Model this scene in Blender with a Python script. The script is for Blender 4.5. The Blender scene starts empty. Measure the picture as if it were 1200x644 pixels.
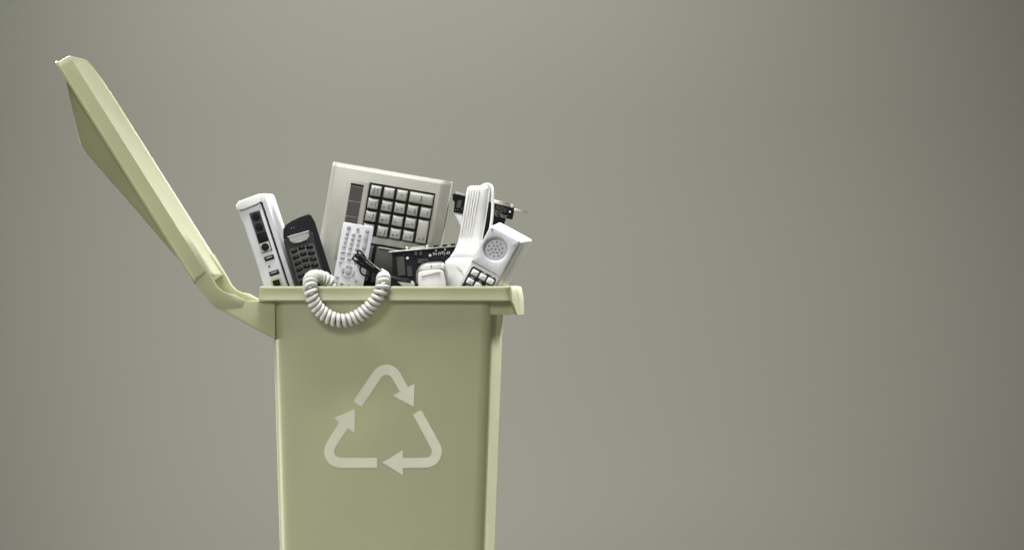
import bpy, bmesh, math, random
from mathutils import Vector, Matrix, Euler

random.seed(7)
R = math.radians
scene = bpy.context.scene
COL = scene.collection
U = 0.0012            # one picture unit (px of the 1200 wide photo) in metres at the bin's near face
D = 10.0              # camera distance
BIN_H = 0.62
CAM_Z = BIN_H + 13 * U

def P(px, py, d=0.0):
    """world point for photo position px,py at depth d (in units behind the bin's near face)"""
    k = (D + d * U) / D
    return Vector(((px - 600) * U * k, d * U, CAM_Z + (322 - py) * U * k))

# ------------------------------------------------------------------ materials
def srgb(r, g, b):
    f = lambda c: (c / 255 / 12.92) if c / 255 <= 0.04045 else ((c / 255 + 0.055) / 1.055) ** 2.4
    return (f(r), f(g), f(b))

def plastic(name, rgb, rough=0.45, spec=0.5, var=0.04, scale=60.0, bump=0.02, bump_scale=1500, sss=0.0, metal=0.0, coat=0.0):
    m = bpy.data.materials.new(name); m.use_nodes = True
    nt = m.node_tree; b = nt.nodes['Principled BSDF']
    tc = nt.nodes.new('ShaderNodeTexCoord')
    n1 = nt.nodes.new('ShaderNodeTexNoise'); n1.inputs['Scale'].default_value = scale
    n1.inputs['Detail'].default_value = 6
    nt.links.new(tc.outputs['Object'], n1.inputs['Vector'])
    rp = nt.nodes.new('ShaderNodeValToRGB')
    rp.color_ramp.elements[0].position = 0.3; rp.color_ramp.elements[1].position = 0.7
    rp.color_ramp.elements[0].color = tuple(c * (1 - var) for c in rgb) + (1,)
    rp.color_ramp.elements[1].color = tuple(min(1, c * (1 + var)) for c in rgb) + (1,)
    nt.links.new(n1.outputs['Fac'], rp.inputs['Fac'])
    nt.links.new(rp.outputs['Color'], b.inputs['Base Color'])
    mr = nt.nodes.new('ShaderNodeMapRange')
    mr.inputs['To Min'].default_value = max(0.02, rough - 0.06); mr.inputs['To Max'].default_value = rough + 0.06
    nt.links.new(n1.outputs['Fac'], mr.inputs['Value']); nt.links.new(mr.outputs['Result'], b.inputs['Roughness'])
    b.inputs['Specular IOR Level'].default_value = spec
    b.inputs['Metallic'].default_value = metal
    if coat: b.inputs['Coat Weight'].default_value = coat; b.inputs['Coat Roughness'].default_value = 0.15
    if sss:
        b.inputs['Subsurface Weight'].default_value = sss
        b.inputs['Subsurface Radius'].default_value = (1.0, 1.0, 0.6)
        b.inputs['Subsurface Scale'].default_value = 0.012
    if bump:
        n2 = nt.nodes.new('ShaderNodeTexNoise'); n2.inputs['Scale'].default_value = bump_scale
        nt.links.new(tc.outputs['Object'], n2.inputs['Vector'])
        bp = nt.nodes.new('ShaderNodeBump'); bp.inputs['Strength'].default_value = bump; bp.inputs['Distance'].default_value = 0.001
        nt.links.new(n2.outputs['Fac'], bp.inputs['Height']); nt.links.new(bp.outputs['Normal'], b.inputs['Normal'])
    return m

def bin_plastic(name, rgb):
    m = plastic(name, rgb, rough=0.4, spec=0.5, var=0.03, scale=14, bump=0.12, bump_scale=650, sss=0.0)
    nt = m.node_tree; b = nt.nodes['Principled BSDF']; out = nt.nodes['Material Output']
    tr = nt.nodes.new('ShaderNodeBsdfTranslucent'); tr.inputs['Color'].default_value = tuple(min(1, c * 1.4) for c in rgb) + (1,)
    mx = nt.nodes.new('ShaderNodeMixShader'); mx.inputs['Fac'].default_value = 0.34
    b.inputs['Sheen Weight'].default_value = 0.3; b.inputs['Sheen Roughness'].default_value = 0.35; b.inputs['Sheen Tint'].default_value = (1, 1, .86, 1)
    nt.links.new(b.outputs['BSDF'], mx.inputs[1]); nt.links.new(tr.outputs['BSDF'], mx.inputs[2])
    nt.links.new(mx.outputs['Shader'], out.inputs['Surface'])
    return m

M = {}
M['bin'] = bin_plastic('olive_plastic', (0.405, 0.414, 0.258))
M['symbol'] = plastic('pale_print', (0.52, 0.525, 0.41), 0.5, bump=0.03)
M['white'] = plastic('white_plastic', (0.66, 0.66, 0.645), 0.4)
M['coolwhite'] = plastic('cool_white_plastic', (0.54, 0.548, 0.575), 0.42)
M['silver'] = plastic('pale_silver_plastic', (0.53, 0.535, 0.56), 0.45)
M['silver_button'] = plastic('grey_rubber', (0.32, 0.325, 0.34), 0.5)
M['beige'] = plastic('beige_plastic', (0.31, 0.31, 0.27), 0.45)
M['beige_key'] = plastic('beige_key_plastic', (0.285, 0.285, 0.252), 0.40)
M['darkkey'] = plastic('dark_grey_plastic', (0.060, 0.056, 0.053), 0.6, spec=0.2)
M['black'] = plastic('black_plastic', (0.009, 0.009, 0.011), 0.55, spec=0.2)
M['pcb'] = plastic('black_board', (0.008, 0.008, 0.010), 0.7, spec=0.12)
M['keygrey'] = plastic('grey_keypad', (0.062, 0.060, 0.056), 0.55)
M['plate'] = plastic('phone_plate_plastic', (0.020, 0.019, 0.018), 0.6, spec=0.2)
M['phoneblack'] = plastic('phone_black_plastic', (0.009, 0.009, 0.011), 0.6, spec=0.12)
M['metal'] = plastic('brushed_metal', (0.42, 0.42, 0.37), 0.35, metal=0.8)
M['ink'] = plastic('dark_ink', (0.05, 0.05, 0.05), 0.6, bump=0)
M['silk'] = plastic('pale_ink', (0.55, 0.55, 0.5), 0.6, bump=0)
M['cord'] = plastic('white_cord_plastic', (0.56, 0.56, 0.525), 0.4)
M['cable'] = plastic('black_rubber', (0.008, 0.008, 0.009), 0.5, spec=0.2)
M['hole'] = plastic('black_hole', (0.008, 0.008, 0.008), 0.8, spec=0.2, bump=0)
M['yellow'] = plastic('pale_yellow_plastic', (0.36, 0.36, 0.21), 0.5)
M['grey'] = plastic('grey_plastic', (0.42, 0.42, 0.39), 0.45)
M['midgrey'] = plastic('mid_grey_plastic', (0.24, 0.24, 0.22), 0.45)
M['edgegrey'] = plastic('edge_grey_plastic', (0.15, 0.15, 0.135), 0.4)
M['palegrey'] = plastic('pale_grey_plastic', (0.36, 0.36, 0.35), 0.42)
M['chip'] = plastic('grey_chip', (0.05, 0.048, 0.045), 0.6, spec=0.2)
M['backdrop'] = plastic('backdrop_paper', (0.262, 0.261, 0.226), 0.95, spec=0.1, var=0.012, scale=1.5, bump=0.02, bump_scale=900)

# ------------------------------------------------------------------ mesh helpers (units, scaled at the end)
K = [U]
def obj(name, bm, mat, parent=None, smooth=35):
    bmesh.ops.recalc_face_normals(bm, faces=bm.faces)
    bmesh.ops.scale(bm, vec=(K[0],) * 3, verts=bm.verts)
    me = bpy.data.meshes.new(name); bm.to_mesh(me); bm.free()
    me.materials.append(M[mat] if isinstance(mat, str) else mat)
    for p in me.polygons: p.use_smooth = True
    me.set_sharp_from_angle(angle=R(smooth))
    o = bpy.data.objects.new(name, me); COL.objects.link(o)
    if parent: o.parent = parent
    return o

def thing(name, label, cat, loc, rot=(0, 0, 0), group=None):
    o = bpy.data.objects.new(name, None); COL.objects.link(o)
    o.empty_display_size = 0.02
    o.location = loc; o.rotation_euler = rot
    o['label'] = label; o['category'] = cat
    if group: o['group'] = group
    return o

def place(px, py, d):
    K[0] = U * (D + d * U) / D
    return P(px, py, d)

def rbox(bm, c, s, r=0.5, seg=2, rot=None):
    res = bmesh.ops.create_cube(bm, size=1.0)
    vs = res['verts']
    for v in vs: v.co = Vector((v.co.x * s[0], v.co.y * s[1], v.co.z * s[2]))
    if r > 0:
        es = list({e for v in vs for e in v.link_edges})
        g = bmesh.ops.bevel(bm, geom=es, offset=r, segments=seg, profile=0.5, affect='EDGES', clamp_overlap=True)
        vs = list({v for f in g['faces'] for v in f.verts} | {v for v in vs if v.is_valid})
    for v in vs:
        if rot: v.co = rot @ v.co
        v.co = v.co + Vector(c)
    return vs

def cyl(bm, c, r, h, axis='y', seg=24, r2=None, bev=0.0):
    res = bmesh.ops.create_cone(bm, cap_ends=True, segments=seg, radius1=r, radius2=r if r2 is None else r2, depth=h)
    vs = res['verts']
    if bev:
        es = [e for e in {e for v in vs for e in v.link_edges} if abs(e.verts[0].co.z - e.verts[1].co.z) < 1e-6]
        g = bmesh.ops.bevel(bm, geom=es, offset=bev, segments=2, profile=0.5, affect='EDGES', clamp_overlap=True)
        vs = list({v for f in g['faces'] for v in f.verts} | {v for v in vs if v.is_valid})
        allv = set(vs)
        for v in list(vs):
            for e in v.link_edges: allv.add(e.other_vert(v))
        vs = list(allv)
    rot = {'y': Matrix.Rotation(R(90), 3, 'X'), 'x': Matrix.Rotation(R(90), 3, 'Y'), 'z': Matrix.Identity(3)}[axis]
    for v in vs: v.co = rot @ v.co + Vector(c)
    return vs

def loft(bm, rings, cap0=True, cap1=True):
    vr = [[bm.verts.new(p) for p in ring] for ring in rings]
    n = len(vr[0])
    for a, b in zip(vr, vr[1:]):
        for i in range(n):
            j = (i + 1) % n
            bm.faces.new((a[i], a[j], b[j], b[i]))
    if cap0: bm.faces.new(vr[0])
    if cap1: bm.faces.new(list(reversed(vr[-1])))
    return vr

def rr2(x0, x1, y0, y1, r, n=6, rs=None):
    """rounded rectangle outline, ccw from lower left corner; rs: radius per corner (x0y0, x1y0, x1y1, x0y1)"""
    rs = rs or (r,) * 4
    pts = []
    for (cx, cy, a0, rad) in ((x0, y0, 180, rs[0]), (x1, y0, 270, rs[1]), (x1, y1, 0, rs[2]), (x0, y1, 90, rs[3])):
        mx = cx + rad if cx == x0 else cx - rad
        my = cy + rad if cy == y0 else cy - rad
        for k in range(n + 1):
            a = R(a0 + 90 * k / n)
            pts.append((mx + rad * math.cos(a), my + rad * math.sin(a)))
    return pts

def prism(bm, pts, y0, y1, bev=0.0, seg=2):
    """outline in x,z extruded along y"""
    a = [bm.verts.new((x, y0, z)) for x, z in pts]
    b = [bm.verts.new((x, y1, z)) for x, z in pts]
    n = len(pts); fs = []
    fs.append(bm.faces.new(a)); fs.append(bm.faces.new(list(reversed(b))))
    for i in range(n):
        j = (i + 1) % n
        bm.faces.new((a[i], b[i], b[j], a[j]))
    if bev:
        es = [e for f in fs for e in f.edges]
        bmesh.ops.bevel(bm, geom=es, offset=bev, segments=seg, profile=0.5, affect='EDGES', clamp_overlap=True)

def spline(pts, per=10):
    pts = [Vector(p) for p in pts]
    q = [2 * pts[0] - pts[1]] + pts + [2 * pts[-1] - pts[-2]]
    out = []
    for i in range(1, len(q) - 2):
        p0, p1, p2, p3 = q[i - 1:i + 3]
        for k in range(per):
            t = k / per
            out.append(0.5 * ((2 * p1) + (-p0 + p2) * t + (2 * p0 - 5 * p1 + 4 * p2 - p3) * t * t + (-p0 + 3 * p1 - 3 * p2 + p3) * t ** 3))
    out.append(pts[-1])
    return out

def frames(pts):
    fr = []; n = None
    for i, p in enumerate(pts):
        t = (pts[min(i + 1, len(pts) - 1)] - pts[max(i - 1, 0)]).normalized()
        if n is None:
            n = t.orthogonal().normalized()
        else:
            n = (n - t * n.dot(t)).normalized()
        fr.append((p, t, n, t.cross(n)))
    return fr

def tube(bm, pts, r, seg=10, closed=False):
    rings = []
    rad = r if callable(r) else (lambda t: r)
    fr = frames(pts); N = len(fr)
    for i, (p, t, n, b) in enumerate(fr):
        rr = rad(i / (N - 1))
        rings.append([p + rr * (n * math.cos(2 * math.pi * k / seg) + b * math.sin(2 * math.pi * k / seg)) for k in range(seg)])
    loft(bm, rings)

def textmesh(bm, s, size, fn, bold=0.0):
    """flat lettering; fn maps text-plane x,y (centred) to a point"""
    cu = bpy.data.curves.new('t', 'FONT'); cu.body = s; cu.size = size
    cu.align_x = 'CENTER'; cu.align_y = 'CENTER'; cu.resolution_u = 2
    if bold: cu.offset = bold
    o = bpy.data.objects.new('t', cu); COL.objects.link(o)
    bpy.context.view_layer.update()
    me = bpy.data.meshes.new_from_object(o)
    bpy.data.objects.remove(o); bpy.data.curves.remove(cu)
    vs = [bm.verts.new(fn(v.co.x, v.co.y)) for v in me.vertices]
    for p in me.polygons:
        try: bm.faces.new([vs[i] for i in p.vertices])
        except ValueError: pass
    bpy.data.meshes.remove(me)

# ------------------------------------------------------------------ the setting: a curved backdrop
def backdrop():
    bm = bmesh.new()
    prof = [(-14.0, 0.0), (0.9, 0.0)]
    for k in range(1, 17):
        a = R(90 * k / 16); prof.append((0.9 + 0.9 * math.sin(a), 0.9 - 0.9 * math.cos(a)))
    prof.append((1.8, 4.5))
    xs = (-5, -2.5, 0, 2.5, 5)
    g = [[bm.verts.new((x, y, z)) for x in xs] for y, z in prof]
    for a, b in zip(g, g[1:]):
        for i in range(len(xs) - 1): bm.faces.new((a[i], a[i + 1], b[i + 1], b[i]))
    K[0] = 1.0
    o = obj('backdrop', bm, 'backdrop', smooth=60)
    o['kind'] = 'structure'
    return o
backdrop()

# ------------------------------------------------------------------ the bin
CX = 448
W = 217.0
K[0] = U
H = BIN_H / U                        # height in units
bin_root = thing('recycling_bin', 'olive green plastic wheelie bin with open lid and pale recycling arrows, filled with electronics', 'recycling bin',
                 Vector(((CX - 600) * U, 0, 0)), (0, 0, R(-3.3)))
def bz(py): return H - (py - 335)    # local z of a photo row
def bx(px): return px - CX

def body_ring(py, inset=0.0, r=15.0):
    t = py - 352
    x0 = bx(317.6) + .0274 * t; x1 = bx(578.5) - .036 * t
    y0 = 0.022 * t; y1 = W - 0.022 * t
    return [(x, y, bz(py)) for x, y in rr2(x0 + inset, x1 - inset, y0 + inset, y1 - inset, max(2, r - inset), 8)]
bm = bmesh.new()
floor_py = 335 + H
rings = [body_ring(floor_py - 0.2, 6), body_ring(floor_py - 2, 1.6), body_ring(floor_py - 6, 0)]
for k in range(1, 13):
    rings.append(body_ring(floor_py - 6 + (351 - floor_py + 6) * k / 12))
for k in range(0, 13):
    rings.append(body_ring(351 + (floor_py - 8 - 351) * k / 12, 3.2))
loft(bm, rings)
obj('body', bm, 'bin', bin_root, 40)

# rim: a hanging band all round the opening
def rim_ring(py, out, r=7):
    return [(x, y, bz(py)) for x, y in rr2(bx(304.4) - out, bx(597) + out, -6 - out, W + 6 + out, r, 6)]
bm = bmesh.new()
rings = [[(x, y, bz(352.6)) for x, y in rr2(bx(319), bx(577), 1, W - 1, 9, 6)],
         rim_ring(352.6, 0), rim_ring(352.2, 1.4), rim_ring(351.3, 2.2), rim_ring(350.2, 2.0), rim_ring(348.5, 1.5), rim_ring(342, .7), rim_ring(339.2, .8), rim_ring(337.8, .9), rim_ring(336.2, 0.4), rim_ring(335.3, -1), rim_ring(335.0, -3),
         [(x, y, bz(335.2)) for x, y in rr2(bx(319), bx(577), 4, W - 4, 9, 6)],
         [(x, y, bz(338)) for x, y in rr2(bx(323.2), bx(573.8), 5, W - 5, 9, 6)],
         [(x, y, bz(352.0)) for x, y in rr2(bx(323.2), bx(573.8), 5, W - 5, 9, 6)]]
vr = loft(bm, rings, False, False)
obj('rim', bm, 'bin', bin_root, 40)

# front lip, hanging from the rim on the side away from the hinge
bm = bmesh.new()
NV = 24
def lip_profile(v):
    e = min(1, min(v, 1 - v) / 0.22); e = e * e * (3 - 2 * e)
    ext = 2.5 + 3.5 * e - 1.0 * abs(v - .5); drop = 353.5 + 15.5 * e
    x0 = 594.8
    outer = [(x0, 335.4), (x0 + 4, 335.8), (x0 + 4 + ext * .5, 339), (x0 + 4 + ext * .85, 345), (x0 + 4 + ext, 352), (x0 + 4 + ext, drop)]
    inner = [(x0 + 1.6 + ext, drop + .1), (x0 + 1.6 + ext, 353), (x0 + 1.4 + ext * .8, 347), (x0 + 2 + ext * .4, 342), (x0, 339.6)]
    return outer + inner
rings = []
for k in range(NV + 1):
    v = k / NV
    y = -2 + (W + 4) * v
    rings.append([(bx(px), y, bz(py)) for px, py in lip_profile(v)])
loft(bm, rings)
obj('front_lip', bm, 'bin', bin_root, 50)
for yy in (7, W - 12):
    bm = bmesh.new()
    prism(bm, [(bx(571), bz(352)), (bx(598), bz(352)), (bx(601), bz(365)), (bx(601), bz(368.6)), (bx(575), bz(368.6))], yy - 1.5, yy + 1.5, .4)
    obj('gusset', bm, 'bin', bin_root)

# hinge brackets and the bar between them
for yy in (-.8, W - 38):
    bm = bmesh.new()
    prism(bm, [(bx(x), bz(y)) for x, y in ((322, 353), (249, 352.4), (246.4, 353.5), (248, 357), (252, 360.5), (258, 364), (322, 397.5))], yy, yy + 34, 1.6)
    obj('hinge_bracket', bm, 'bin', bin_root)
bm = bmesh.new()
cyl(bm, (bx(256), W / 2, bz(357)), 4.2, W - 60, 'y', 20)
obj('hinge_pin', bm, 'bin', bin_root)

# lid
T = Vector((bx(64), 0, bz(73)))
DU = Vector((.535, 0, -.845)).normalized()
DN = Vector((.845, 0, .535)).normalized()
def L(u, v, w): return T + DU * u + Vector((0, v, 0)) + DN * w
def lid_ring(w, ins, r=34):
    return [tuple(L(u, v, w)) for u, v in rr2(0 + ins, 306 - ins * .5, -3 + ins, W + 3 - ins, r - ins, 10, rs=(max(3, 8 - ins), 6, 6, max(5, 60 - ins)))]
lid = None
bm = bmesh.new()
rings = [lid_ring(-.6, 2), lid_ring(-1, 0), lid_ring(-.9, -1.6), lid_ring(1.6, -1.8), lid_ring(2.4, -.4), lid_ring(3, 0),
         lid_ring(15.6, .5), lid_ring(17.6, 1.2), lid_ring(18, 2.4), lid_ring(17.8, 3.4), lid_ring(17, 4.4), lid_ring(16.8, 6)]
loft(bm, rings)
lid = obj('lid', bm, 'bin', bin_root, 50)
def dome_h(u):
    ks = [(18, 0), (22, 2.5), (40, 9), (70, 19.8), (90, 27), (97, 28.6), (106, 28.4), (150, 21.5), (200, 13.6), (250, 6.2), (275, 2.0), (284, 0)]
    for (a, ha), (b, hb) in zip(ks, ks[1:]):
        if a <= u <= b: return ha + (hb - ha) * (u - a) / (b - a)
    return 0
bm = bmesh.new()
us = [18, 20, 23, 30, 40, 55, 70, 82, 90, 94, 98, 102, 108, 120, 135, 150, 175, 200, 225, 250, 265, 275, 280, 284]
vs_ = [0, 1, 2.5, 4, 6, 8, 10, 13] + [20 + k * 18 for k in range(0, 10)] + [W - 19, W - 16, W - 14, W - 12, W - 10, W - 8, W - 7, W - 6]
vs_ = sorted(v + 3 for v in vs_)
v0, v1 = vs_[0], vs_[-1]
grid = []
for u in us:
    row = []
    for v in vs_:
        e = min(1, min(v - v0, v1 - v) / 11); e = e * e * (3 - 2 * e)
        row.append(bm.verts.new(L(u, v, -dome_h(u) * e - .2)))
    grid.append(row)
for a, b in zip(grid, grid[1:]):
    for i in range(len(vs_) - 1): bm.faces.new((a[i], a[i + 1], b[i + 1], b[i]))
obj('lid_dome', bm, 'bin', lid, 30)
for yy in (-1.4, W - 33):
    bm = bmesh.new()
    prism(bm, [(bx(x), bz(y)) for x, y in ((214, 303), (230, 297), (246, 324), (252, 335), (257, 341.5), (263, 343), (272, 344.5), (287, 352.5), (284, 360), (262, 363), (252, 359), (243, 351.5), (229, 334))], yy, yy + 24, 1.4)
    obj('hinge_arm', bm, 'bin', lid)

# recycling arrows, a thin raised print on the near face
def sym(zx, zy): return (370 + zx / 4.294, 420 + zy / 4.294)
def face_pt(px, py, up=0.0):
    t = py - 352
    return (bx(px), 0.022 * t - up, bz(py))
def arc(cx, cy, r, a0, a1, n=8): return [(cx + r * math.cos(R(a0 + (a1 - a0) * k / n)), cy + r * math.sin(R(a0 + (a1 - a0) * k / n))) for k in range(n + 1)]
arrow_a = [(188, 213)] + arc(355, 110, 80, 214, 331, 12) + [(463, 143), (497, 125), (492, 242), (388, 185), (424, 166)] + list(reversed(arc(355, 112, 32, 212, 328, 8))) + [(230, 241)]
arrow_b = [(531, 256)] + arc(553, 466, 81, -28, 90, 12) + [(437, 548), (437, 585), (335, 522), (437, 460), (437, 498)] + list(reversed(arc(553, 466, 31.5, -28, 90, 8))) + [(489, 280)]
arrow_c = [(307, 548)] + arc(122, 466, 82, 90, 210, 12) + [(118, 318), (90, 298), (195, 252), (193, 370), (158, 350)] + list(reversed(arc(122, 466, 32, 90, 210, 8))) + [(307, 498)]
for pts in (arrow_a, arrow_b, arrow_c):
    bm = bmesh.new()
    q = [sym(*p) for p in pts]
    top = [bm.verts.new(face_pt(x, y, .35)) for x, y in q]
    bot = [bm.verts.new(face_pt(x, y, -.3)) for x, y in q]
    e = [bm.edges.new((top[i], top[(i + 1) % len(top)])) for i in range(len(top))]
    bmesh.ops.triangle_fill(bm, use_beauty=True, edges=e)
    for i in range(len(top)):
        j = (i + 1) % len(top); bm.faces.new((top[i], top[j], bot[j], bot[i]))
    obj('recycling_arrow', bm, 'symbol', bin_root, 30)

# ------------------------------------------------------------------ router
def make_router():
    loc = place(304.5, 228.4, 46)
    t = thing('router', 'white router standing on its edge, row of black sockets and ports, leftmost device in bin', 'router', loc, (R(0), R(-18.2), R(-6.5)))
    # local: x<0 to the left across the socket face, z<0 downwards
    bm = bmesh.new()
    rbox(bm, (-15.4, 45, -84), (27.2, 90, 158), 1.6, 3)
    obj('casing', bm, 'coolwhite', t)
    bm = bmesh.new()
    prism(bm, [(-31, -7.2), (-30.6, -3.4), (-26, 0.6), (0.2, 1.4), (0.2, -8.5), (-10, -9), (-22, -8.6), (-28.5, -10.5)], -3.2, 88, 1.1)
    obj('top_cover', bm, 'white', t)
    bm = bmesh.new()
    prism(bm, [(-30.5, -12), (-28.7, -10), (-28.7, -30), (-29.6, -26)], 2, 86, .5)
    obj('side_trim', bm, 'coolwhite', t)
    bm = bmesh.new()      # dark seam between the two shells
    rbox(bm, (-0.6, 43, -81), (1.8, 86.8, 160), 0.3, 1)
    obj('seam', bm, 'hole', t)
    bm = bmesh.new()      # the big side shell, rounded towards the back
    prof = [(-0.2 + x, y) for x, y in ((0.5, 0.2), (5.5, 0.4), (6.4, 2.5), (6.4, 70), (5.4, 80), (3, 86), (0.5, 88))]
    zs = [(0.6, 3.5), (-0.5, 1.2), (-3, 0.2), (-9, 0), (-163, 0)]
    rings = []
    for z, ins in zs:
        rings.append([(x - (ins * .5 if x > 2 else 0), min(max(y, ins), 88 - ins * 3), z) for x, y in prof])
    loft(bm, rings)
    obj('side_shell', bm, 'coolwhite', t)
    # socket strip
    bm = bmesh.new()
    rbox(bm, (-12.4, -0.3, -41.4), (13, 1.6, 49.5), .5, 1)
    obj('socket_strip', bm, 'keygrey', t)
    for u, v, kind in ((22.7, 11.7, 0), (35.4, 12, 0), (48.2, 12.4, 1), (60, 12.7, 2)):
        bm = bmesh.new()
        if kind == 1:
            rbox(bm, (-v, -1.2, -u), (11.6, 1.4, 11.6), .4, 1)
            s = obj('socket', bm, 'hole', t)
            bm = bmesh.new(); rbox(bm, (-v, -2.1, -u), (6.5, 1.0, 6.5), .5, 1); obj('socket_hole', bm, 'hole', s)
        else:
            rbox(bm, (-v, -1.3, -u), (11.4, 1.4, 11.2), .6, 1)
            s = obj('socket', bm, 'grey' if kind == 2 else 'chip', t)
            bm = bmesh.new(); cyl(bm, (-v, -2.4, -u), 4.6, 1.4, 'y', 24, bev=.3); obj('socket_hole', bm, 'hole', s)
    for u, v in ((73.5, 12.3), (92, 12.2)):
        bm = bmesh.new(); rbox(bm, (-v, -.3, -u), (12, 1.6, 5.6), .5, 1); s = obj('usb_port', bm, 'chip', t)
        bm = bmesh.new(); rbox(bm, (-v, -1.3, -u), (9.6, .8, 3.4), .2, 1); s2 = obj('port_opening', bm, 'hole', s)
        bm = bmesh.new(); rbox(bm, (-v, -1.8, -u + .5), (7.4, .6, 1.0), .2, 1); obj('port_tongue', bm, 'grey', s)
    bm = bmesh.new(); cyl(bm, (-15.5, -.3, -83), 1.1, 1, 'y', 14); obj('reset_hole', bm, 'hole', t)
    bm = bmesh.new(); rbox(bm, (-13.2, -.3, -104), (12.6, 1.6, 12), .6, 1); s = obj('network_socket', bm, 'yellow', t)
    bm = bmesh.new(); rbox(bm, (-13.2, -1.3, -104.2), (8.4, .8, 7.6), .3, 1); obj('socket_hole', bm, 'hole', s)
make_router()

# ------------------------------------------------------------------ black phone
def make_black_phone():
    loc = place(332, 281, 34)
    t = thing('mobile_phone', 'black cordless phone with rows of dark keys, tucked between router and remote control', 'phone', loc, (R(-4), R(-15.6), R(5)))
    # top left of the keypad plate is the origin; x right, z up
    bm = bmesh.new()
    prism(bm, [(2, 4), (4.6, 13.5), (8.5, 16.8), (17, 19.7), (28, 21.0), (36.5, 21.8), (40.2, 19.5), (41.7, 11), (43.6, -50), (43.6, -130), (1, -130)], 4.5, 26, 1.8, 3)
    obj('body', bm, 'phoneblack', t)
    bm = bmesh.new()
    prism(bm, [(x, z) for x, z in rr2(0, 35.6, -128, 1.2, 4, 5)], -1, 6, 1.6, 3)
    fl = obj('front_plate', bm, 'plate', t)
    bm = bmesh.new()
    prism(bm, [(6.5, 1.8), (31, 2.2), (30.6, -4), (27, -7.4), (18, -8), (11, -7.4), (7.3, -4)], -1.9, 3, .5)
    obj('screen_bezel', bm, 'palegrey', t)
    bm = bmesh.new()
    rbox(bm, (18.7, -1.6, 2.0), (26, 2.2, 1.2), .4, 2)
    obj('trim_strip', bm, 'silver', t)
    bm = bmesh.new()
    prism(bm, rr2(3.2, 33, -72, -13, 3, 5), -1.6, 1, .4)
    obj('keypad', bm, 'keygrey', t)
    rows = [-14.5, -22, -29.5, -37, -44.5, -52]
    for r_, z in enumerate(rows):
        for c, x in enumerate((8.6, 18, 27.4)):
            if r_ == 4 and c == 1: continue
            bm = bmesh.new()
            zz = z - (1.4 if c != 1 else 0)
            rot = Matrix.Rotation(R((-10, 0, 10)[c]), 3, 'Y')
            rbox(bm, (x, -2.2, zz), (8.2, 2.6, 4.4), 1.5, 3, rot)
            k = obj('key', bm, 'phoneblack', t)
            bm = bmesh.new(); rbox(bm, (x + .6, -3.6, zz + .4), (1.9, .3, 0.9), .1, 1, rot); obj('key_mark', bm, 'keygrey', k)
    bm = bmesh.new()
    for i in range(2): cyl(bm, (13 + i * 3, 4.2, 11), .5, .8, 'y', 8)
    obj('earpiece_dots', bm, 'grey', t)
make_black_phone()

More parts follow.
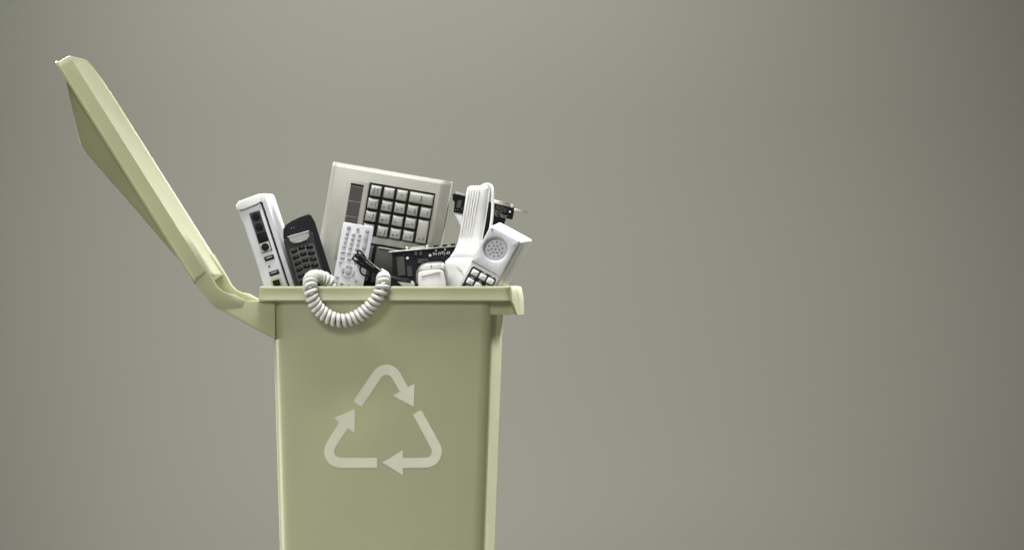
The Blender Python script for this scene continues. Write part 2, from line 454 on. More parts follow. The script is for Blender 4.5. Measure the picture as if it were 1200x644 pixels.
# ------------------------------------------------------------------ keyboard
def make_keyboard():
    loc = place(390, 189, 118)
    t = thing('keyboard', 'beige computer keyboard standing on end with its number keys uppermost', 'keyboard', loc, (R(0), R(9.7), R(0)))
    bm = bmesh.new()
    # case cross-section across x (the keyboard's depth), bevelled towards the front
    rings = []
    def sec(z, ins, yo):
        return [(0 + ins, 16, z), (.2 + ins, 6 + yo * .6, z), (.9 + ins, 4.9 + yo * .7, z), (4.6 + ins, .5 + yo, z), (5.6, yo, z), (128.5, 0 + yo, z), (129.8, 0.5 + yo * .9, z), (134.6, 6 + yo * .35, z), (135.6, 6.6 + yo * .3, z), (141 - ins, 11 + yo * .2, z), (142.5 - ins, 22, z), (142 - ins, 26, z), (1 + ins, 26, z)]
    for z, ins, yo in ((0, .6, 5.8), (-.7, .1, 4.9), (-4.4, 0, .5), (-5.4, 0, 0), (-60, 0, 0), (-150, 0, 0), (-262, 0, 0)):
        rings.append(sec(z, ins, yo))
    loft(bm, rings)
    obj('case', bm, 'beige', t, 28)
    bm = bmesh.new()
    rbox(bm, (85.8, -.2, -47.6), (78, 1.2, 61.5), .4, 1)
    obj('key_bed', bm, 'hole', t)
    # indicator panel
    bm = bmesh.new()
    prism(bm, [(20.6, -17.6), (46, -17.4), (46, -110), (20.6, -110)], -1.2, 1, .9)
    pn = obj('indicator_panel', bm, 'beige', t)
    for i in range(3):
        z0 = -24 - i * 18
        bm = bmesh.new(); rbox(bm, (32.9, -1.3, z0 - 8.9), (15, 1.2, 17.2), .3, 1)
        w = obj('indicator_window', bm, 'darkkey', pn)
        bm = bmesh.new()
        for dx in (1, 4): 
            for dz in (-2, -5): rbox(bm, (31 + dx, -2.0, z0 - 9 + dz), (.9, .3, .9), .1, 1)
        rbox(bm, (27.5, -2.0, z0 - 14), (.9, .3, .9), .1, 1)
        obj('indicator_mark', bm, 'ink', w)
    bm = bmesh.new(); rbox(bm, (32.9, -1.0, -22.6), (15.4, 1.2, 2.6), .2, 1); obj('panel_slot', bm, 'hole', pn)
    # keys: c column, r row in the picture; pitch about 15.2
    px_, py_ = 15.3, 15.1
    def key(c, r, w, h, legs, mat='beige_key', dx=0, dz=0, x0=48.4, z0=-18.2):
        a0 = x0 + c * px_ + 1.1 + dx; a1 = x0 + (c + w) * px_ - 1.1 + dx
        b1 = z0 - r * py_ - 1.1 + dz; b0 = z0 - (r + h) * py_ + 1.1 + dz
        bm = bmesh.new()
        def q(ins_l, ins_r, ins_t, ins_b, y, rad): return [(x, y, z) for x, z in rr2(a0 + ins_l, a1 - ins_r, b0 + ins_b, b1 - ins_t, rad, 3)]
        loft(bm, [q(0, 0, 0, 0, .5, .8), q(.2, .2, .3, .1, -3, .8), q(1.1, 1.0, 2.2, .8, -5.8, 1.2), q(1.7, 1.6, 2.9, 1.3, -6.2, 1.4)])
        k = obj('key', bm, mat, t, 30)
        for (s, size, fx, fz) in legs:
            bm = bmesh.new()
            cx = a0 + (a1 - a0) * fx; cz = b0 + (b1 - b0) * fz
            textmesh(bm, s, size, lambda tx, ty: (cx - ty, -6.32, cz + tx), .08)
            obj('legend', bm, 'ink', k)
    d = lambda s: (s, 5.2, .30, .33)
    e = lambda s, sz=3.0: (s, sz, .70, .42)
    key(0, 0, 1, 1, [('Num', 3.8, .34, .48), ('Lock', 3.8, .64, .48)], dx=-.3)
    key(1, 0, 1, 1, [('-', 7, .5, .5)]); key(2, 0, 1, 1, [('+', 6, .5, .5)])
    key(3, 0, 2, 1, [('Enter', 3.6, .5, .45)])
    key(0, 1, 1, 1, [('*', 6, .45, .45), ('PrtSc', 3, .72, .5)], dx=-1)
    key(1, 1, 1, 1, [d('9'), e('PgUp')]); key(2, 1, 1, 1, [d('6'), e('→', 4)]); key(3, 1, 1, 1, [d('3'), e('PgDn')]); key(4, 1, 1, 1, [d('.'), e('Del')])
    key(0, 2, 1, 1, [('/', 5, .40, .4), ('Pause', 3, .70, .5)], dx=-1.2)
    key(1, 2, 1, 1, [d('8'), e('↑', 4)]); key(2, 2, 1, 1, [d('5')]); key(3, 2, 1, 1, [d('2'), e('↓', 4)])
    key(4, 2, 1, 2, [('0', 5.2, .32, .16), ('Ins', 3, .70, .2)])
    key(0, 3, 1, 1, [('Esc', 3.4, .45, .5)], dx=-1.4)
    key(1, 3, 1, 1, [d('7'), e('Home')]); key(2, 3, 1, 1, [d('4'), e('←', 4)]); key(3, 3, 1, 1, [d('1'), e('End')])
    # next block of keys, lower down: dark
    bm = bmesh.new()
    rbox(bm, (78.5, -.2, -133), (66, 1.2, 93), .4, 1)
    obj('key_bed', bm, 'hole', t)
    key(-.0, 0, 1.25, 3, [], 'darkkey', x0=47, z0=-88)
    key(0, 0, 2.05, 3, [], 'darkkey', x0=66.5, z0=-88)
    key(0, 0, .9, 3, [], 'darkkey', x0=98, z0=-88)
    bm = bmesh.new(); rbox(bm, (82, -6.2, -90.2), (24, 1.6, 1.8), .6, 2); obj('key_highlight', bm, 'beige', t)  # highlight along the dark key's top bevel, put in as a beige strip
make_keyboard()

# ------------------------------------------------------------------ remote control
def make_remote():
    loc = place(404, 260, 26)
    roll = 10.2
    t = thing('remote_control', 'pale silver remote control covered in small grey buttons, leaning on the keyboard', 'remote control', loc, (R(-5), R(roll), R(0)))
    bm = bmesh.new()
    prism(bm, rr2(-1.2, 34.4, -150, 0, 1.6, 4), 0, 9, 1.0, 2)
    obj('body', bm, 'silver', t)
    ca, sa = math.cos(R(roll)), math.sin(R(roll))
    def loc2(zx, zy):
        dx = 380 + zx / 7.15 - 404; dy = 250 + zy / 7.15 - 260
        return dx * ca + dy * sa, -(-dx * sa + dy * ca)
    def btn(zx, zy, rx, rz, rnd=None):
        x, z = loc2(zx, zy); bm = bmesh.new()
        if rnd is None:
            vs = cyl(bm, (0, 0, 0), 1, 2.2, 'y', 16, bev=.35)
            for v in bm.verts: v.co = Vector((v.co.x * rx + x, v.co.y * .9 - .6, v.co.z * rz + z))
        else:
            rbox(bm, (x, -.6, z), (rx * 2, 2.0, rz * 2), rnd, 2)
        obj('button', bm, 'silver_button', t)
    btn(205, 118, 2.5, 2.0); btn(282, 132, 1.8, 1.3); btn(360, 148, 2.5, 2.0)
    for row in (((193, 168), (245, 176), (297, 184)), ((183, 204), (237, 213), (288, 221)), ((175, 242), (228, 251), (280, 261)), ((165, 279), (218, 289), (272, 298))):
        for p in row: btn(*p, 2.0, 1.35)
    btn(347, 205, 2.4, 4.6, 1.4); btn(342, 238, 2.4, 1.6, .6); btn(335, 275, 2.2, 4.2, 1.4)
    for p in ((157, 326), (208, 334), (258, 340)): btn(*p, 2.5, 1.3, .7)
    for p in ((150, 371), (210, 381), (262, 388)): btn(*p, 2.7, 1.4, .7)
    btn(133, 411, 1.9, 1.3); btn(290, 440, 1.9, 1.3)
    cx, cz = loc2(200, 488)
    bm = bmesh.new(); cyl(bm, (cx, -.6, cz), 3.5, 2.4, 'y', 24, bev=.5); obj('button', bm, 'silver_button', t)
    for a in (0, 90, 180, 270):
        bm = bmesh.new()
        pts = [(cx + 8.0 * math.cos(R(a + k)), cz + 7.2 * math.sin(R(a + k))) for k in range(-34, 35, 8)] + [(cx + 5.4 * math.cos(R(a + k)), cz + 5.0 * math.sin(R(a + k))) for k in range(32, -33, -8)]
        prism(bm, pts, -1.6, .5, .3, 2); obj('direction_button', bm, 'silver_button', t)
    for p in ((108, 534), (265, 566), (98, 580), (145, 586), (205, 600)): btn(*p, 2.0, 1.4)
    for r_ in range(4):
        for c in range(3): 
            bm = bmesh.new(); cyl(bm, (7 + c * 9.5, -.6, -90 - r_ * 9), 2, 2.2, 'y', 14, bev=.3); obj('button', bm, 'silver_button', t)
make_remote()

# ------------------------------------------------------------------ black cable bundle with white tie
def make_cable():
    loc = place(450, 320, 14)
    t = thing('cable_bundle', 'black cable folded into loops and held by a white twist tie, beside the remote', 'cable', loc)
    def q(zx, zy, d): return (370 + zx / 7.16 - 450, d, -(250 + zy / 7.16 - 320))
    bm = bmesh.new()
    for pts in (
        [q(575, 500, 3), q(500, 450, 0), (q(430, 385, 0)), q(395, 335, 0), q(365, 312, 1), q(350, 325, 2.5), q(385, 375, 3), q(470, 450, 3), q(570, 505, 3)],
        [q(572, 505, 1), q(480, 455, -2.5), q(400, 400, -3), q(345, 362, -3), q(312, 372, -1.5), q(322, 392, .5), q(390, 430, .5), q(480, 475, 1), q(570, 508, 2)],
        [q(573, 508, 3), q(520, 462, 1.5), q(445, 405, 1), q(400, 360, 1), q(372, 345, 1.5), q(365, 362, 3), q(420, 415, 4), q(500, 465, 4), q(572, 510, 3)],
        [q(572, 512, -1), q(505, 487, -3), q(430, 437, -4), q(388, 410, -4), q(352, 398, -3), q(346, 412, -2), q(400, 450, -1), q(490, 492, 0), q(572, 514, 1)],
        [q(570, 510, 0), q(500, 500, -1), q(440, 450, -2), q(395, 438, -2), q(372, 465, -1), q(385, 505, 0), q(430, 520, 1), q(500, 520, 1), q(570, 515, 1)],
        [q(575, 515, 0), q(470, 425, -4.5), q(405, 378, -5), q(352, 345, -5)  , q(335, 352, -4), q(350, 372, -3.5), q(420, 430, -3), q(500, 480, -1), q(572, 512, 0)],
    ):
        tube(bm, spline(pts, 8), 1.12, 8)
    tube(bm, spline([q(560, 505, 0), q(640, 540, -1), q(700, 560, -1), q(790, 575, 0), q(850, 600, 4), q(880, 640, 8)], 8), 1.5, 8)
    tube(bm, spline([q(560, 510, 2), q(650, 535, 2), q(730, 550, 3), q(800, 560, 5), q(830, 600, 12)], 8), 1.3, 8)
    obj('cable', bm, 'cable', t, 60)
    bm = bmesh.new()
    tube(bm, spline([q(553, 470, -3), q(575, 482, -4.5), q(602, 500, -4), q(598, 512, -2), q(560, 530, -4), q(530, 556, -3)], 8), 1.35, 8)
    tube(bm, spline([q(585, 490, -4), q(606, 506, -2), q(606, 520, 2), q(590, 520, 5), q(575, 505, 5), q(575, 490, 2), q(585, 488, -3)], 6), 1.2, 8)
    obj('twist_tie', bm, 'white', t, 60)
    bm = bmesh.new()
    prism(bm, [(16, -10.2), (34, -9.0), (36, -12), (36, -17), (24, -17)], -1, 6, .8)
    obj('plug', bm, 'silver', t)
make_cable()

# ------------------------------------------------------------------ coiled cord over the rim
def make_coil():
    loc = place(404, 335, 0)
    c = lambda px, py, d: (px - 404, d, 335 - py)
    path = spline([c(392, 345, 26), c(387, 333, 24), c(378, 325.5, 18), c(368, 324, 7), c(363.8, 328.5, -7), c(364.2, 337.5, -17), c(365.6, 346.5, -18), c(369.8, 356.5, -15),
                   c(376.8, 364.8, -12), c(385.2, 370.8, -11), c(394.2, 374.4, -11), c(403.8, 375.2, -11), c(413.2, 373.2, -11), c(422.4, 369, -12),
                   c(431.5, 361.8, -14), c(439.4, 352.6, -17), c(445.5, 343.2, -18), c(448.8, 333.4, -15.5), c(449.3, 326.8, -6), c(449.5, 326.5, 6), c(449, 332, 15), c(448, 345, 20)], 14)
    fr = frames(path)
    # arc length
    s = [0]
    for a, b in zip(path, path[1:]): s.append(s[-1] + (b - a).length)
    total = s[-1]; turns = total / 6.3
    n = int(turns * 20); pts = []
    i = 0
    for k in range(n + 1):
        x = total * k / n
        while i < len(s) - 2 and s[i + 1] < x: i += 1
        f = (x - s[i]) / max(1e-6, s[i + 1] - s[i])
        p = path[i].lerp(path[i + 1], f); nn = fr[i][2].lerp(fr[i + 1][2], f).normalized(); bb = fr[i][3].lerp(fr[i + 1][3], f).normalized()
        a = 2 * math.pi * turns * k / n
        rr = 6.1 + .25 * math.sin(x * .13)
        pts.append(p + rr * (nn * math.cos(a) + bb * math.sin(a)))
    bm = bmesh.new(); tube(bm, pts, 2.55, 10)
    o = obj('coiled_cord', bm, 'cord', None, 70)
    o.location = loc
    o['label'] = 'white coiled telephone cord hanging in a loop over the near rim of the bin'; o['category'] = 'cord'
make_coil()

# ------------------------------------------------------------------ front circuit board
def make_board():
    loc = place(459.6, 295.5, 104)
    t = thing('circuit_board', 'black circuit board with metal top edge and row of round knobs, behind the mouse', 'circuit board', loc, (R(-3), R(-5), R(0)))
    def l(px, py):
        dx, dy = px - 459.6, py - 295.5; a = R(5)
        return dx * math.cos(a) - dy * math.sin(a), -(dx * math.sin(a) + dy * math.cos(a))
    bm = bmesh.new(); prism(bm, [(0, 0), (92, 0), (92, -78), (-6, -78)], 0, 2.2, .3); obj('board', bm, 'pcb', t)
    bm = bmesh.new(); rbox(bm, (44, .6, .7), (96, 5, 1.5), .4, 2); obj('metal_edge', bm, 'metal', t)
    bm = bmesh.new(); rbox(bm, (30, 1.5, 2.6), (17, 5, 3), .7, 2); obj('connector', bm, 'grey', t)
    for px, py, r in ((477.5, 291, 2.0), (501, 288.5, 2.0)):
        x, z = l(px, py); bm = bmesh.new(); rbox(bm, (x, 1, 2.2), (r * 2, 4, 5.4), .6, 2); obj('post', bm, 'metal', t)
    for px, py in ((510.6, 287.4), (521, 286.3), (530.8, 285.2)):
        x, z = l(px, py); bm = bmesh.new(); cyl(bm, (x, 1.5, 2.4), 3, 3, 'z', 20, bev=.6); obj('knob', bm, 'black', t)
    for px, py, r in ((477.5, 302.4, 1.7), (504, 299.2, 1.6)):
        x, z = l(px, py); bm = bmesh.new(); cyl(bm, (x, -.3, z), r, 1.2, 'y', 16, bev=.3); obj('screw', bm, 'silver', t)
    for px, py, w, h, m in ((480, 318, 5.5, 12, 'chip'), (470, 312, 9, 22, 'darkkey'), (493, 306, 7, 5, 'chip'), (487.5, 297, 3.4, 4.6, 'chip'), (493, 297, 3.4, 4.6, 'chip'), (466, 303, 3.5, 3, 'chip'), (470, 329, 8, 5, 'chip'), (499, 305, 5, 3, 'chip')):
        x, z = l(px, py); bm = bmesh.new(); rbox(bm, (x, -.8, z), (w, 1.8, h), .3, 1); obj('chip', bm, m, t)
    bm = bmesh.new()
    for k in range(60):
        x, z = random.uniform(2, 60), random.uniform(-28, -3)
        rbox(bm, (x, -.2, z), (random.choice((.7, 1.2)), .6, random.choice((.6, .9))), .1, 1)
    for k in range(14):
        rbox(bm, (*[l(508 + k * 1.0, 303.2)[0]], -.2, l(508 + k * 1.0, 303.2)[1]), (.5, .5, .6), .1, 1)
    o = obj('solder_points', bm, 'chip', t); o['kind'] = 'stuff'
    bm = bmesh.new()
    x, z = l(517.5, 296.7)
    textmesh(bm, 'IN (VT) d1', 4.6, lambda tx, ty: (x + tx, -.12, z + ty), .06)
    for a, b in ((511, 293.3), (521.5, 292.2)):
        xx, zz = l(a, b); rbox(bm, (xx, -.1, zz), (1.6, .3, 1.6), .1, 1)
    obj('printed_mark', bm, 'silk', t)
make_board()

# ------------------------------------------------------------------ rear circuit card
def make_card():
    loc = place(530.5, 226.5, 152)
    a = R(12.5)
    t = thing('circuit_card', 'black expansion card with metal bracket pointing right, behind the upright handset', 'circuit board', loc, (R(0), R(12.5), R(0)))
    def l(px, py):
        dx, dy = px - 530.5, py - 226.5
        return dx * math.cos(a) + dy * math.sin(a), -(-dx * math.sin(a) + dy * math.cos(a))
    bm = bmesh.new()
    prism(bm, [l(*p) for p in ((530.4, 226.4), (603.2, 243.2), (600.6, 257.2), (593, 255.6), (591, 262), (588, 285), (562, 279), (548, 252), (531.4, 248.5), (533, 236.5), (530.4, 234.5))], 0, 2.4, .2)
    obj('board', bm, 'pcb', t)
    bm = bmesh.new(); prism(bm, [l(*p) for p in ((579.5, 233.8), (597, 237.8), (596.2, 242), (578.6, 238))], -3.5, 2, .4); obj('connector', bm, 'metal', t)
    bm = bmesh.new(); prism(bm, [l(*p) for p in ((534, 224.6), (545, 227), (544.4, 229.2), (533.6, 227))], -2.5, 2, .3); obj('connector', bm, 'metal', t)
    bm = bmesh.new(); prism(bm, [l(*p) for p in ((525, 224.5), (531.6, 225.6), (531, 227.4), (524.6, 226.4))], -2, 2, .3); obj('connector', bm, 'metal', t)
    bm = bmesh.new(); prism(bm, [l(*p) for p in ((598.6, 238.4), (601.8, 239.2), (601, 243.6), (597.8, 242.6))], -3, 2, .3); obj('post', bm, 'grey', t)
    bm = bmesh.new(); prism(bm, [l(*p) for p in ((602.6, 243.6), (617.8, 247.8), (617.6, 249.4), (602.2, 246.6))], -4, 8, .3); obj('bracket', bm, 'metal', t)
    x, z = l(597.5, 248); bm = bmesh.new(); cyl(bm, (x, -.2, z), 1.3, 1.0, 'y', 14); obj('screw', bm, 'white', t)
    for p, w, h in (((585, 243), 8, 4.4), ((584, 248), 4.5, 3.2), ((591, 246.5), 3.4, 3), ((538, 239), 5, 9), ((595, 243), 2.4, 2.4)):
        x, z = l(*p); bm = bmesh.new(); rbox(bm, (x, -.8, z), (w, 1.8, h), .2, 1); obj('chip', bm, 'chip', t)
    bm = bmesh.new()
    for k in range(16):
        for r_ in range(2):
            x, z = l(579 + k * .95, 249.5 + k * .25 + r_ * 2.2)
            if random.random() < .8: rbox(bm, (x, -.1, z), (.55, .5, .7), .1, 1)
    for k in range(30):
        x, z = l(random.uniform(579, 595), random.uniform(243, 254)); rbox(bm, (x, -.1, z), (.8, .6, .6), .1, 1)
    for p in ((539.5, 235), (534, 246), (536.5, 245.4), (541, 244.5)):
        x, z = l(*p); rbox(bm, (x, -.1, z), (.6, .5, .6), .1, 1)
    o = obj('solder_points', bm, 'grey', t); o['kind'] = 'stuff'
    bm = bmesh.new(); prism(bm, [l(*p) for p in ((532.5, 250.5), (541.5, 252.5), (543, 268), (539.5, 264))], -3, 0, .4); obj('cable_clip', bm, 'silver', t)
make_card()

# ------------------------------------------------------------------ upright white handset
def make_handset():
    ax, ay = 548, 218
    loc = place(ax, ay, 70)
    t = thing('telephone_handset', 'white ribbed telephone handset standing upright with a thin cord looped at its top', 'telephone handset', loc)
    bm = bmesh.new()
    def sec(py, xl, xr, y0, y1, r, side=3.5):
        # right flank slopes away from the viewer
        return [(x - ax, y, ay - py) for x, y in rr2(xl, xr, y0, y1, r, 5, rs=(2.6, side, 3, 3))]
    S = [(217.4, 552, 571, 6, 20, 2, 3), (218.0, 550.2, 572.4, 3, 22, 2, 4), (219.4, 548.6, 573.4, 1.2, 24, 3, 6), (222, 547.4, 574, 0.2, 25, 3, 8), (240, 544.4, 572, 0, 26, 3, 9), (262, 540.6, 568.6, 0, 26, 3, 9),
         (276, 538.2, 566, -.4, 26, 3, 9), (286, 535.8, 564.5, -1.5, 27, 3, 9), (294, 532, 563.5, -3, 28, 3, 8), (300.5, 527.4, 562.5, -4.6, 29, 3, 8), (301.4, 527.6, 562.2, -4.2, 29, 3, 8), (302, 526.4, 562.2, -5.2, 29, 3, 8), (306.4, 521.6, 561.4, -6, 30, 3, 8), (312, 521.4, 560, -6.4, 30, 3, 8),
         (330, 525.6, 555, -6.6, 30, 4, 8), (350, 530, 552, -6, 30, 4, 8), (372, 532, 548, -2, 28, 4, 8), (376, 534, 546, 2, 24, 4, 6)]
    loft(bm, [sec(s[0], s[1], s[2], s[3], s[4], s[5], s[6]) for s in S])
    obj('shell', bm, 'white', t, 42)
    bm = bmesh.new()
    for k in range(5):
        f = .9 + k * 3.0
        xl = lambda py: 547.4 - (py - 222) * .171 + 1.2 + f
        pts = [Vector((xl(py) - ax, -.2, ay - py)) for py in (221.5, 224, 250, 275, 279)]
        rings = []
        tube(bm, pts, lambda u: 1.15 if .05 < u < .95 else .6, 8)
    obj('grip_ribs', bm, 'white', t, 60)
    bm = bmesh.new()
    prism(bm, [(-13.0, -94.0), (-11, -94.2), (-6.2, -98.6), (-5.2, -101.6), (-7.6, -100.6)], -7.1, -3, .2)
    obj('release_slot', bm, 'grey', t)
    bm = bmesh.new(); cyl(bm, (-4.8, -6.5, -104), 1.0, 1, 'y', 12); obj('release_slot', bm, 'grey', t)
    bm = bmesh.new()
    q = lambda px, py, d: (px - ax, d, ay - py)
    tube(bm, spline([q(563, 221, 16), q(565, 218.2, 14), q(568.5, 216.2, 11), q(572, 215.8, 9), q(575.5, 218, 7), q(577.2, 224, 5), q(577.4, 234, 4), q(577, 248, 2), q(575.6, 262, 0), q(572, 280, 0), q(568, 300, 0)], 8), 1.75, 10)
    obj('cord', bm, 'white', t, 60)
make_handset()

# ------------------------------------------------------------------ white keypad phone
def make_keypad_phone():
    loc = place(575, 265, 16)
    roll = R(28.6)
    t = thing('keypad_telephone', 'white telephone with round speaker grille and black keypad, tilted at the bin\'s right end', 'telephone', loc, (R(0), roll, R(0)))
    ca, sa = math.cos(roll), math.sin(roll)
    def l(zx, zy):
        dx, dy = 530 + zx / 7.58 - 575, 255 + zy / 7.58 - 265
        return dx * ca + dy * sa, -(-dx * sa + dy * ca)
    # shell flares towards its back, so its top and right flank show
    wdt = 38.4
    bm = bmesh.new()
    def fl(y, k, ins=0, r=2.2):
        return [(x, y, z) for x, z in rr2(-.3 + 6.5 * k + ins, 39.4 + 11.6 * k - ins, -140 + 6 * k + ins, .6 + 9.2 * k - ins, r, 4)]
    loft(bm, [fl(8.4, 0, .3), fl(8.8, 0.1, 0), fl(9.2, .115), fl(12, .2), fl(19, .40), fl(19.4, .41, 1.0), fl(21, .45, 1.0), fl(21.4, .46), fl(21.9, .473), fl(40.5, .925), fl(42, .96), fl(45, 1.0, .3), fl(46.5, 1.0, 1.5)])
    obj('body', bm, 'white', t, 30)
    # raised speaker plate with a round recess
    bm = bmesh.new()
    cx, cz = l(383, 280)
    outline = rr2(-.3, wdt, -46.4, 0.6, 1.8, 6)
    n = len(outline)
    def circ(r, y, ox=0, oz=0):
        pts = []
        for (x, z) in outline:
            a = math.atan2(z - cz, x - cx); pts.append((cx + ox + r * math.cos(a), y, cz + oz + r * math.sin(a)))
        return pts
    # subdivide outline evenly by angle
    def ray_rect(a):
        dx, dz = math.cos(a), math.sin(a); t_ = 1e9
        if dx > 0: t_ = min(t_, (wdt - cx) / dx)
        if dx < 0: t_ = min(t_, (-.3 - cx) / dx)
        if dz > 0: t_ = min(t_, (.6 - cz) / dz)
        if dz < 0: t_ = min(t_, (-46.4 - cz) / dz)
        return cx + dx * t_, cz + dz * t_
    corners = [math.atan2(z - cz, x - cx) % (2 * math.pi) for x, z in ((-.3, -46.4), (wdt, -46.4), (wdt, .6), (-.3, .6))]
    angs = sorted(set([2 * math.pi * k / 60 for k in range(60)] + corners))
    def rectring(y, sc): return [(cx + (ray_rect(a)[0] - cx) * sc, y, cz + (ray_rect(a)[1] - cz) * sc) for a in angs]
    def circring(r, y, ox=0, oz=0): return [(cx + ox + r * math.cos(a), y, cz + oz + r * math.sin(a)) for a in angs]
    loft(bm, [rectring(9, 1), rectring(.9, 1), rectring(.3, .985), rectring(0, .96), circring(15.6, 0), circring(15.0, .25), circring(14.4, .8), circring(12.8, 6.6), circring(12.3, 7.0), circring(11.8, 6.4), circring(6, 6.1), circring(1, 6.1)])
    pl = obj('speaker_plate', bm, 'coolwhite', t, 35)
    bm = bmesh.new()
    for (r, m, off) in ((0.01, 1, 0), (4.5, 6, 12), (8.6, 10, 0)):
        for k in range(m):
            a = 2 * math.pi * (k + off / 30) / m
            cyl(bm, (cx + r * math.cos(a), 6.1, cz + r * math.sin(a)), .85, 1.2, 'y', 10)
    obj('grille_holes', bm, 'hole', pl)
    for zx, zy in ((352, 100), (556, 236)):
        x, z = l(zx, zy); bm = bmesh.new(); cyl(bm, (x, -.2, z), 1.5, 1.2, 'y', 16, bev=.4); obj('stud', bm, 'grey', t)
    # lower plate and keypad
    bm = bmesh.new()
    prism(bm, rr2(0.4, wdt - .4, -140, -46.8, 1, 3), 2.6, 8, .5); obj('lower_plate', bm, 'coolwhite', t)
    bm = bmesh.new()
    kx0, kx1 = 3.4, 36.0; kz1 = l(180, 425)[1]
    prism(bm, rr2(kx0, kx1, kz1 - 54, kz1, 3.2, 5), 1.8, 4, .4); obj('keypad', bm, 'black', t)
    x0, z0 = l(197, 487); x1, z1 = l(268, 535)
    lab = ['1', '2', '3', '4', '5', '6', '7', '8', '9', '*', '0', '#']
    for i, s in enumerate(lab):
        c, r_ = i % 3, i // 3
        x = kx0 + 6.6 + c * 10.2; z = z0 - r_ * 11.6
        bm = bmesh.new()
        def q(ins, y): return [(a, y, b) for a, b in rr2(x - 4.2 + ins, x + 4.2 - ins, z - 3.6 + ins, z + 3.6 - ins, 1.0, 3)]
        loft(bm, [q(0, 2), q(.1, -.6), q(.9, -2.2), q(1.3, -2.5)])
        k = obj('key', bm, 'white', t, 35)
        bm = bmesh.new(); textmesh(bm, s, 4.6, lambda tx, ty: (x + tx, -2.6, z + ty), .05); obj('digit', bm, 'grey', k)
        if i > 0:
            bm = bmesh.new()
            textmesh(bm, ('', 'ABC', 'DEF', 'GHI', 'JKL', 'MNO', 'PRS', 'TUV', 'WXY', '', 'OPER', '')[i] or '.', 2.6, lambda tx, ty: (x + tx, 1.7, z + 5.4 + ty), .06)
            obj('key_letters', bm, 'silk', k)
make_keypad_phone()

# ------------------------------------------------------------------ mouse
def make_mouse():
    ax, ay = 505, 307
    loc = place(ax, ay, 16)
    t = thing('computer_mouse', 'white computer mouse with grey edges, propped upright against the rim of the bin', 'computer mouse', loc, (R(-2), R(-3), 0))
    out = lambda k: [(x * k[0] + k[1], z) for x, z in ()]
    # sections down the mouse: z, left, right, front bulge, depth
    S = [(0.6, -3, 11, 7, 14), (0, -7, 13, 5, 17), (-1.5, -11, 15, 3, 20), (-4, -14.4, 16.4, 1.4, 22), (-8, -17, 17.6, .4, 24), (-13, -18.6, 18.4, -.4, 25), (-25, -19.2, 20.6, -1.6, 26), (-50, -19.4, 22, -2.4, 27), (-72, -18, 20, -.5, 26), (-84, -12, 14, 4, 22), (-88, -5, 8, 9, 18)]
    def ring(s, ins=0, fy=0, n=28):
        z, xl, xr, y0, y1 = s; cx = (xl + xr) / 2; hx = (xr - xl) / 2 - ins; cy = (y0 + y1) / 2; hy = (y1 - y0) / 2
        pts = []
        for k in range(n):
            a = 2 * math.pi * k / n; c, d = math.cos(a), math.sin(a)
            pts.append((cx + hx * math.copysign(abs(c) ** .6, c), cy + fy + hy * math.copysign(abs(d) ** .75, d), z))
        return pts
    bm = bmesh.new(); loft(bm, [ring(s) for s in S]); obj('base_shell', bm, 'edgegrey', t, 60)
    bm = bmesh.new()
    S2 = [(-9.2, -11.2, 12.2, -1.4, 10), (-10.2, -14.4, 13.6, -2.0, 12)] + [(z, xl + 2.4, xr - 3.4, y0 - 1.2, y1 - 12) for z, xl, xr, y0, y1 in S[5:9]] + [(-83, -9, 11, 3, 12)]
    loft(bm, [ring(s) for s in S2]); obj('top_shell', bm, 'white', t, 60)
    bm = bmesh.new()
    S3 = [(-1.2, -7, 11, 2.4, 9), (-3.4, -11.6, 13.6, .4, 10), (-8.6, -15, 14.8, -.9, 11)]
    loft(bm, [ring(s) for s in S3]); b = obj('front_cover', bm, 'palegrey', t, 60)
    bm = bmesh.new(); rbox(bm, (0, .2, -5.2), (.9, 2, 3), .3, 2); obj('button_gap', bm, 'chip', b)
    bm = bmesh.new(); prism(bm, [(-12, -15.2), (10, -11.6), (10, -12.3), (-12, -16.4)], -3.1, 0, .1); obj('button_line', bm, 'coolwhite', t)
make_mouse()

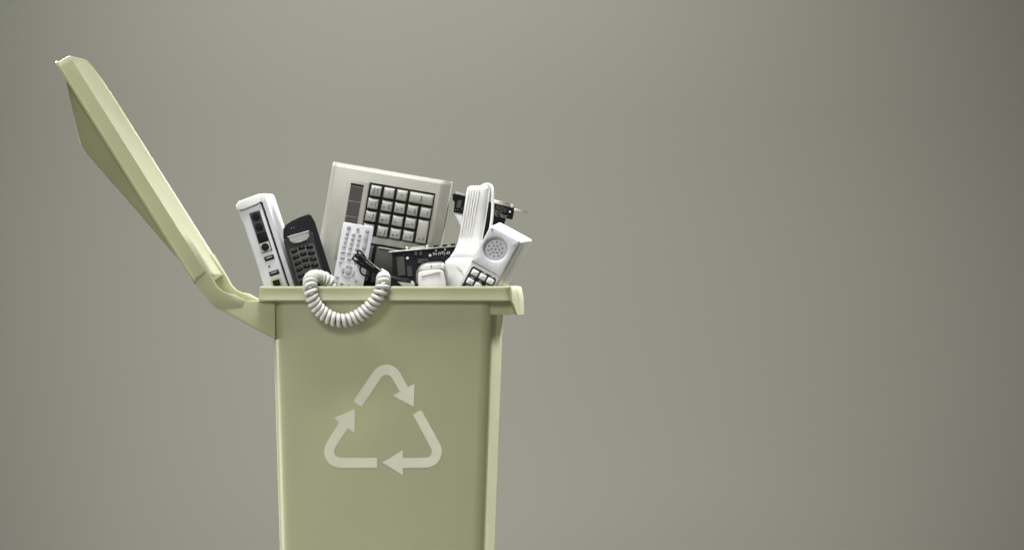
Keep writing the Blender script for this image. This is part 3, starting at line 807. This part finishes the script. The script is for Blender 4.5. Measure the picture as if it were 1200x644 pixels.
# ------------------------------------------------------------------ camera
cam = bpy.data.cameras.new('camera'); co = bpy.data.objects.new('camera', cam); COL.objects.link(co)
cam.sensor_width = 36; cam.lens = 250; cam.clip_end = 200
co.location = (0, -D, CAM_Z); co.rotation_euler = (R(90), 0, 0)
scene.camera = co

# ------------------------------------------------------------------ studio lights
def area(name, loc, target, sx, sy, energy, col=(1, 1, 1), spread=180):
    l = bpy.data.lights.new(name, 'AREA'); l.shape = 'RECTANGLE'; l.size = sx; l.size_y = sy; l.energy = energy; l.color = col; l.spread = R(spread)
    o = bpy.data.objects.new(name, l); COL.objects.link(o); o.location = loc
    o.rotation_euler = (Vector(target) - Vector(loc)).to_track_quat('-Z', 'Y').to_euler()
    return o
area('softbox_light', (-1.0, -2.5, 2.1), (-.1, .1, .5), .8, .8, 5.6, (1, .99, .97), 60)
area('left_light', (-1.35, .05, .32), (-.33, .08, .30), .35, .5, 1.0, (1, 1, .97), 40)
area('fill_light', (-.7, -2.4, .25), (-.2, 0, .12), .8, .4, .75, (1, 1, .98), 45)
area('top_light', (-.25, -.22, 2.3), (-.2, .12, .6), .9, .5, 9, (1, .995, .98), 70)
area('rim_light', (1.0, 1.25, 1.65), (.0, .1, .36), .4, .4, 12, (1, 1, .97), 54)
area('back_light', (-1.1, 1.35, 1.45), (-.5, .2, .75), .4, .4, 8, (1, 1, .97), 50)
sp = bpy.data.lights.new('backdrop_light', 'SPOT'); sp.energy = 198; sp.spot_size = R(72); sp.spot_blend = 1.0; sp.shadow_soft_size = .4; sp.color = (1, 1, .97)
so = bpy.data.objects.new('backdrop_light', sp); COL.objects.link(so); so.location = (-.38, .3, 2.2)
so.rotation_euler = (Vector((-.10, 1.8, .88)) - so.location).to_track_quat('-Z', 'Y').to_euler()

w = bpy.data.worlds.new('World'); scene.world = w; w.use_nodes = True
w.node_tree.nodes['Background'].inputs['Color'].default_value = (1, .995, .96, 1)
w.node_tree.nodes['Background'].inputs['Strength'].default_value = 0.12

scene.view_settings.view_transform = 'Standard'; scene.view_settings.look = 'None'
scene.view_settings.exposure = 0; scene.view_settings.gamma = 1
